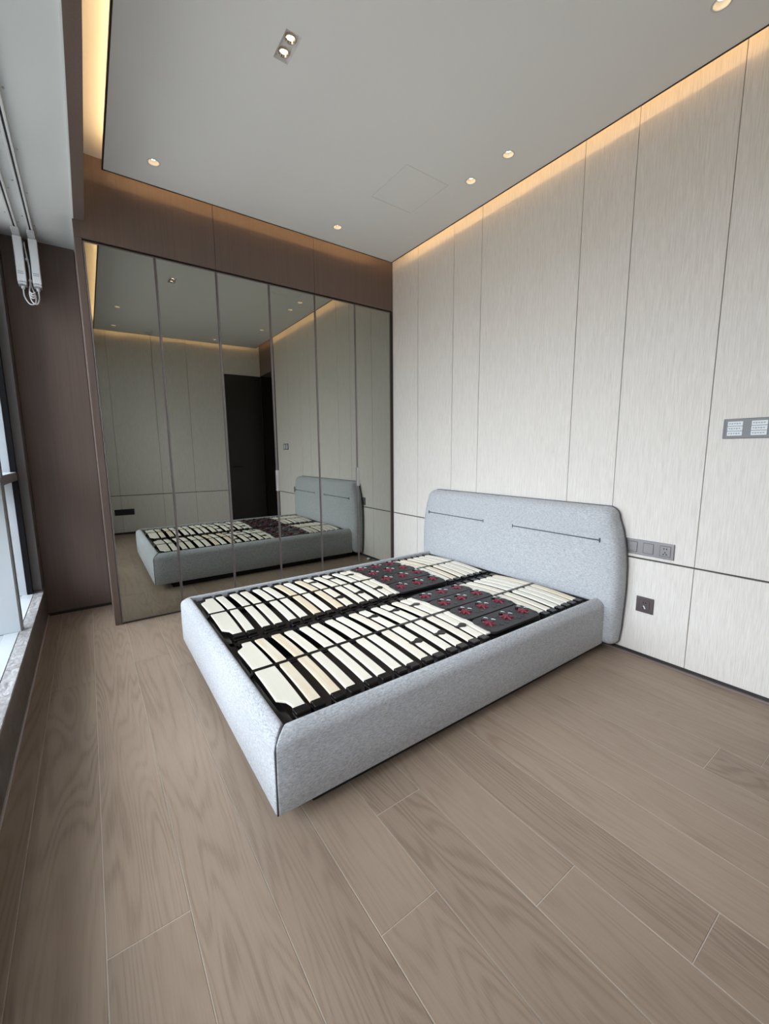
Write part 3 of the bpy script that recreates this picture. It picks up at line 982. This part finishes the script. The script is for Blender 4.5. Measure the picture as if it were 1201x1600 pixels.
# headboard: lofted pillow shape
HYC = -1.466
def hb_half(z):
    tab = [(0.045, 0.862), (0.15, 0.874), (0.40, 0.884), (0.55, 0.880), (0.66, 0.868), (0.76, 0.846), (0.84, 0.816), (0.893, 0.785)]
    for (za, ha), (zb_, hb_) in zip(tab, tab[1:]):
        if z <= zb_:
            return ha + (hb_ - ha) * (z - za) / (zb_ - za)
    return tab[-1][1]
HZ0, HZ1 = 0.045, 0.893
def hb_outline(ins):
    """closed outline (y,z) inset by ins, counter clockwise with rounded corners"""
    z0, z1 = HZ0 + ins, HZ1 - ins
    rt, rb = max(0.012, 0.062 - ins * 0.5), max(0.010, 0.032 - ins * 0.3)
    side = []
    NS = 24
    for k in range(NS + 1):
        z = z0 + rb + (z1 - rt - z0 - rb) * k / NS
        side.append((hb_half(z) - ins, z))
    def corner(cy_, cz_, r, a0, a1, n=8):
        return [(cy_ + r * math.cos(math.radians(a0 + (a1 - a0) * k / n)), cz_ + r * math.sin(math.radians(a0 + (a1 - a0) * k / n))) for k in range(1, n)]
    ht = hb_half(z1 - rt) - ins
    hb2 = hb_half(z0 + rb) - ins
    right = corner(hb2 - rb, z0 + rb, rb, -90, 0) + side + corner(ht - rt, z1 - rt, rt, 0, 90)
    top = [((ht - rt) * (1 - 2 * k / 16), z1) for k in range(17)]
    left = [(-y, z) for y, z in reversed(right)]
    bot = [(-(hb2 - rb) * (1 - 2 * k / 16), z0) for k in range(17)]
    return right + top + left + bot
bm = bmesh.new()
loops = [(0.010, -0.0115), (0.004, -0.013), (0.0, -0.018), (0.0, -0.040), (0.002, -0.062), (0.008, -0.084), (0.018, -0.101), (0.032, -0.112), (0.050, -0.119), (0.080, -0.125), (0.14, -0.130), (0.24, -0.132)]
prev = None
w = world_loc(bed)
for ins, x in loops:
    ring = [bm.verts.new((x - w.x, HYC + y - w.y, z - w.z)) for y, z in hb_outline(ins)]
    if prev:
        n = len(ring)
        for k in range(n):
            bm.faces.new((prev[k], prev[(k + 1) % n], ring[(k + 1) % n], ring[k]))
    else:
        bm.faces.new(ring)
    prev = ring
bm.faces.new(prev)
hb = obj_from_bm('headboard', bm, M['fabric'], bed, True)
# piping round the back edge
bm = bmesh.new()
loop = [Vector((-0.0165 - w.x, HYC + y - w.y, z - w.z)) for y, z in hb_outline(-0.0005)]
n = len(loop)
rings = []
cen = Vector((-0.0165 - w.x, HYC - w.y, 0.47 - w.z))
for i in range(n):
    d = (loop[(i + 1) % n] - loop[i - 1]).normalized()
    a = Vector((1, 0, 0))
    b2 = d.cross(a).normalized()
    rings.append([bm.verts.new(loop[i] + 0.0042 * (a * math.cos(2 * math.pi * k / 6) + b2 * math.sin(2 * math.pi * k / 6))) for k in range(6)])
for i in range(n):
    A, B = rings[i], rings[(i + 1) % n]
    for k in range(6):
        bm.faces.new((A[k], A[(k + 1) % 6], B[(k + 1) % 6], B[k]))
pp = obj_from_bm('piping', bm, M['thread'], hb, True)
pp['label'] = 'dark piping along the back edge'
ZS = 0.697
for ya, yb_ in ((-0.703, -1.329), (-1.603, -2.229)):
    xs = -0.1335
    se = box('seam', xs, xs + 0.006, yb_, ya, ZS - 0.0034, ZS + 0.0034, M['thread'], hb, 0.0008)
    se['label'] = 'dark stitched slit'
    for y in (ya, yb_):
        box('seam_end', xs, xs + 0.006, y - 0.003, y + 0.003, ZS - 0.013, ZS + 0.013, M['thread'], se, 0.0006)

# ================================================================== SLAT BASE
sb = thing('slat_base', 'black bed slat base with pale birch slats and red star spring discs', 'slat base', ((XF + XH) / 2, (YN + YFAR) / 2, 0.17))
SX0, SX1 = XF + 0.0595, XH - 0.016
SY0, SY1 = YN + 0.0595, YFAR - 0.0595
box('frame', SX0, SX0 + 0.020, SY0, SY1, 0.1685, 0.318, M['tray'], sb, 0.002)
box('frame', SX1 - 0.018, SX1, SY0, SY1, 0.1685, 0.318, M['tray'], sb, 0.002)
box('frame', SX0 + 0.0205, SX1 - 0.0185, SY0, SY0 + 0.022, 0.1685, 0.306, M['tray'], sb, 0.002)
box('frame', SX0 + 0.0205, SX1 - 0.0185, SY1 - 0.022, SY1, 0.1685, 0.306, M['tray'], sb, 0.002)
YM = (SY0 + SY1) / 2
box('centre_beam', SX0 + 0.0205, SX1 - 0.0185, YM - 0.022, YM + 0.022, 0.1685, 0.306, M['tray'], sb, 0.002)
box('foot_ledge', SX0 + 0.0205, SX0 + 0.050, SY0 + 0.0225, SY1 - 0.0225, 0.276, 0.306, M['tray'], sb, 0.004)
HALF = [YM + 0.373, YM - 0.373]     # middles of the two halves
HL = 0.312                            # half length of visible wood
Z_S, ARCH, TH = 0.330, 0.0145, 0.0085
def arch(t):
    return ARCH * (1 - t * t)
def slat_mesh(width, notch=False, mat='slat'):
    bm = bmesh.new()
    N = 24 if notch else 12
    rows = []
    for k in range(N + 1):
        t = -1 + 2 * k / N
        y = t * HL
        z = arch(t)
        xl = -width / 2
        if notch:
            d = HL - abs(y)
            if d < 0.075:
                u = d / 0.075
                xl += width * 0.48 * math.sqrt(max(0.0, 1 - u * u))
        rows.append([bm.verts.new((xl, y, z - TH)), bm.verts.new((width / 2, y, z - TH)), bm.verts.new((width / 2, y, z - 0.0012)), bm.verts.new((width / 2 - 0.0015, y, z)), bm.verts.new((xl + 0.0015, y, z)), bm.verts.new((xl, y, z - 0.0012))])
    for a, b2 in zip(rows, rows[1:]):
        for k in range(6):
            bm.faces.new((a[k], a[(k + 1) % 6], b2[(k + 1) % 6], b2[k]))
    bm.faces.new(rows[0])
    bm.faces.new(rows[-1])
    bmesh.ops.recalc_face_normals(bm, faces=bm.faces)
    me = bpy.data.meshes.new('slat')
    bm.to_mesh(me)
    bm.free()
    me.materials.append(M[mat])
    return me
SW = 0.043
slat_me, wide_me, thin_me = slat_mesh(SW), slat_mesh(0.082, True, 'wideslat'), slat_mesh(0.036)
w = world_loc(sb)
def holder_mesh(width, n):
    """black end cap: socket body with sleeves for n slats; slat end at y=0, body towards -y"""
    bm = bmesh.new()
    box_bm(bm, -width / 2, width / 2, -0.046, -0.004, -0.050, -0.010, 0.003, 1)
    for k in range(n):
        xc = 0.0 if n == 1 else (-0.0335 + 0.067 * k)
        ww = width - 0.004 if n == 1 else SW + 0.005
        box_bm(bm, xc - ww / 2, xc + ww / 2, -0.036, 0.004, -0.0125, 0.0025, 0.0025, 1)
    me = bpy.data.meshes.new('slat_holder')
    bmesh.ops.recalc_face_normals(bm, faces=bm.faces)
    bm.to_mesh(me)
    bm.free()
    me.materials.append(M['black'])
    return me
hold2, hold1, holdw = holder_mesh(0.118, 2), holder_mesh(SW + 0.006, 1), holder_mesh(0.060, 1)
def clip_mesh():
    bm = bmesh.new()
    P = []
    for k in range(16):
        a = 2 * math.pi * k / 16
        P.append((0.0245 * math.cos(a), 0.021 * math.sin(a) * (1.0 if math.cos(a) > -0.3 else 0.8)))
    lo = [bm.verts.new((x, y, -0.002)) for x, y in P]
    hi = [bm.verts.new((x * 0.96, y * 0.94, 0.0035)) for x, y in P]
    bm.faces.new(hi)
    bm.faces.new(lo)
    for k in range(16):
        bm.faces.new((lo[k], lo[(k + 1) % 16], hi[(k + 1) % 16], hi[k]))
    box_bm(bm, -0.050, -0.018, -0.009, 0.009, -0.002, 0.0030, 0.001)
    me = bpy.data.meshes.new('firmness_clip')
    bmesh.ops.recalc_face_normals(bm, faces=bm.faces)
    bm.to_mesh(me)
    bm.free()
    me.materials.append(M['black'])
    return me
clip_me = clip_mesh()
foot_pairs = [-1.874 + 0.149 * k for k in range(6)]
head_pairs = [-0.551, -0.408, -0.278]
def put(name, me, x, y, z, rz=0.0, parent=sb, w_=None):
    ww = w if w_ is None else w_
    o = link_mesh(name, me, parent, (x - ww.x, y - ww.y, z - ww.z))
    o.rotation_euler = (0, 0, rz)
    return o
for yc in HALF:
    put('slat', wide_me, -2.021 - 0.041, yc, Z_S)
    put('slat', slat_me, -1.958 - SW / 2, yc, Z_S)
    for rz, ye in ((0, yc - HL), (math.pi, yc + HL)):
        put('slat_holder', holdw, -2.021 - 0.024, ye, Z_S, rz)
        put('slat_holder', hold1, -1.958 - SW / 2, ye, Z_S, rz)
    for i, r in enumerate(foot_pairs + head_pairs):
        for dx in (0.0, 0.067):
            put('slat', slat_me, r + dx - SW / 2, yc, Z_S)
        for rz, ye in ((0, yc - HL), (math.pi, yc + HL)):
            put('slat_holder', hold2, r + 0.0335 - SW / 2, ye, Z_S, rz)
        if 3 <= i < 6:
            for dy in (-0.185, 0.185):
                c = put('firmness_clip', clip_me, r + 0.067 - SW / 2, yc + dy, Z_S + arch(0.60) + 0.0012)
                c.rotation_euler = (-math.copysign(0.075, dy), 0, 0)
    put('slat', thin_me, -1.012 - 0.018, yc, Z_S)
    # strap across the middle of each half, with pads between the pairs
    for xa, xb in ((-2.118, -1.015), (-0.605, -0.205)):
        bm = bmesh.new()
        zt = Z_S + ARCH
        box_bm(bm, xa - w.x, xb - w.x, yc - 0.0095 - w.y, yc + 0.0095 - w.y, zt - 0.001 - w.z, zt + 0.0022 - w.z, 0.0006)
        obj_from_bm('strap', bm, M['black'], sb)
    gaps = [-2.011 + 0.0, -1.938] + [r - SW - 0.0195 for r in foot_pairs[1:]] 
    for x in gaps + [head_pairs[1] - SW - 0.012, head_pairs[2] - SW - 0.012]:
        box('strap_pad', x - 0.016, x + 0.016, yc - 0.017, yc + 0.017, Z_S + ARCH - 0.012, Z_S + ARCH - 0.0012, M['black'], sb, 0.002)
    # prop between the strap and the foot frame
    bm = bmesh.new()
    tube_bm(bm, [(-2.108 - w.x, yc - w.y, Z_S + ARCH - 0.002 - w.z), (-2.117 - w.x, yc - w.y, Z_S - 0.008 - w.z), (-2.117 - w.x, yc - w.y, 0.300 - w.z)], 0.006, 8)
    obj_from_bm('strap_prop', bm, M['black'], sb)

# spring discs: four plates a half, three red stars each
PL_X0, PL_X1, PL_W = -1.022, -0.603, 0.1655
def plate_mesh():
    bm = bmesh.new()
    L = PL_X1 - PL_X0
    pts_ = []
    hw_, r_ = PL_W / 2 - 0.003, 0.045
    def arc(cx, cy_, a0, a1, n=6):
        return [(cx + r_ * math.cos(math.radians(a0 + (a1 - a0) * k / n)), cy_ + r_ * math.sin(math.radians(a0 + (a1 - a0) * k / n))) for k in range(n + 1)]
    pts_ += arc(L / 2 - r_, hw_ - r_, 0, 90)
    pts_ += arc(-L / 2 + r_, hw_ - r_, 90, 180)
    pts_ += arc(-L / 2 + r_, -hw_ + r_, 180, 270)
    pts_ += arc(L / 2 - r_, -hw_ + r_, 270, 360)
    lo = [bm.verts.new((x, y, -0.014)) for x, y in pts_]
    m1 = [bm.verts.new((x, y, -0.002)) for x, y in pts_]
    hi = [bm.verts.new((x * 0.994, y * 0.975, 0.0)) for x, y in pts_]
    n = len(pts_)
    bm.faces.new(hi)
    bm.faces.new(lo)
    for A, B in ((lo, m1), (m1, hi)):
        for k in range(n):
            bm.faces.new((A[k], A[(k + 1) % n], B[(k + 1) % n], B[k]))
    me = bpy.data.meshes.new('disc_plate')
    bmesh.ops.recalc_face_normals(bm, faces=bm.faces)
    bm.to_mesh(me)
    bm.free()
    me.materials.append(M['disc'])
    return me
def star_mesh():
    bm = bmesh.new()
    P = []
    arms = 6
    for k in range(arms):
        a = 2 * math.pi * k / arms + 0.35
        for da, r in ((-0.34, 0.0145), (-0.15, 0.030), (0.0, 0.037), (0.15, 0.030), (0.34, 0.0145)):
            P.append((r * math.cos(a + da), r * math.sin(a + da)))
    lo = [bm.verts.new((x, y, 0.0)) for x, y in P]
    hi = [bm.verts.new((x * 0.94, y * 0.94, 0.006)) for x, y in P]
    c = bm.verts.new((0, 0, 0.0095))
    n = len(P)
    for k in range(n):
        bm.faces.new((lo[k], lo[(k + 1) % n], hi[(k + 1) % n], hi[k]))
        bm.faces.new((hi[k], hi[(k + 1) % n], c))
    bm.faces.new(lo)
    me = bpy.data.meshes.new('star')
    bmesh.ops.recalc_face_normals(bm, faces=bm.faces)
    bm.to_mesh(me)
    bm.free()
    me.materials.append(M['red'])
    return me
def ring_hole_mesh(r):
    bm = bmesh.new()
    lathe_bm(bm, [(r, -0.001), (r, 0.0012), (r * 0.9, 0.0016)], 14, (0, 0, 0), True, True)
    me = bpy.data.meshes.new('vent_hole')
    bmesh.ops.recalc_face_normals(bm, faces=bm.faces)
    bm.to_mesh(me)
    bm.free()
    me.materials.append(M['black'])
    return me
def glint_mesh():  # pale sliver standing in for a glossy highlight beside a star
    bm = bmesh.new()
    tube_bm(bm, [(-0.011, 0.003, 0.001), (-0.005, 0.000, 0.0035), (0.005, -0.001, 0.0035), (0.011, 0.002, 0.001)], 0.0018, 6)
    me = bpy.data.meshes.new('painted_glint')
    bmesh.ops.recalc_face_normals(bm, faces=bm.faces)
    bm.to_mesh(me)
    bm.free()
    me.materials.append(M['glint'])
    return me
plate_me, star_me, hole_me, glint_me = plate_mesh(), star_mesh(), ring_hole_mesh(0.0125), glint_mesh()
knob_bm = bmesh.new()
lathe_bm(knob_bm, [(0.010, 0.0), (0.0105, 0.010), (0.008, 0.013)], 14, (0, 0, 0), True, True)
knob_me = bpy.data.meshes.new('spring_knob')
bmesh.ops.recalc_face_normals(knob_bm, faces=knob_bm.faces)
knob_bm.to_mesh(knob_me)
knob_bm.free()
knob_me.materials.append(M['black'])
for yc in HALF:
    for j in range(4):
        yy = yc + (j - 1.5) * 0.1685
        t_ = (yy - yc) / HL
        zz = Z_S + arch(min(1, abs(t_))) + 0.004
        pl = put('disc_plate', plate_me, (PL_X0 + PL_X1) / 2, yy, zz)
        pl.rotation_euler = (-0.055 * t_ * 1.6, 0, 0)
        for i in range(3):
            dx = (i - 1) * 0.141
            a = link_mesh('star', star_me, pl, (dx, 0, 0.0004))
            a.rotation_euler = (0, 0, 0.15 * ((i * 7 + j * 3) % 5 - 2))
            kb = link_mesh('spring_knob', knob_me, pl, (dx - 0.006, 0.036, 0.0))
            for (hx_, hy_) in ((-0.052, 0.038), (-0.050, -0.040), (0.054, -0.040)):
                link_mesh('vent_hole', hole_me, pl, (dx + hx_, hy_, 0.0))
            h1 = link_mesh('painted_glint', glint_me, pl, (dx + 0.030, 0.050, 0.0012))
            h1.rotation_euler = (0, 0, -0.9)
            h2 = link_mesh('painted_glint', glint_me, pl, (dx + 0.052, 0.016, 0.0012))
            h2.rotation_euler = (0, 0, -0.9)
    # support board under the plates
    box('disc_carrier', PL_X0 + 0.02, PL_X1 - 0.02, yc - HL - 0.02, yc + HL + 0.02, 0.280, 0.3085, M['tray'], sb)
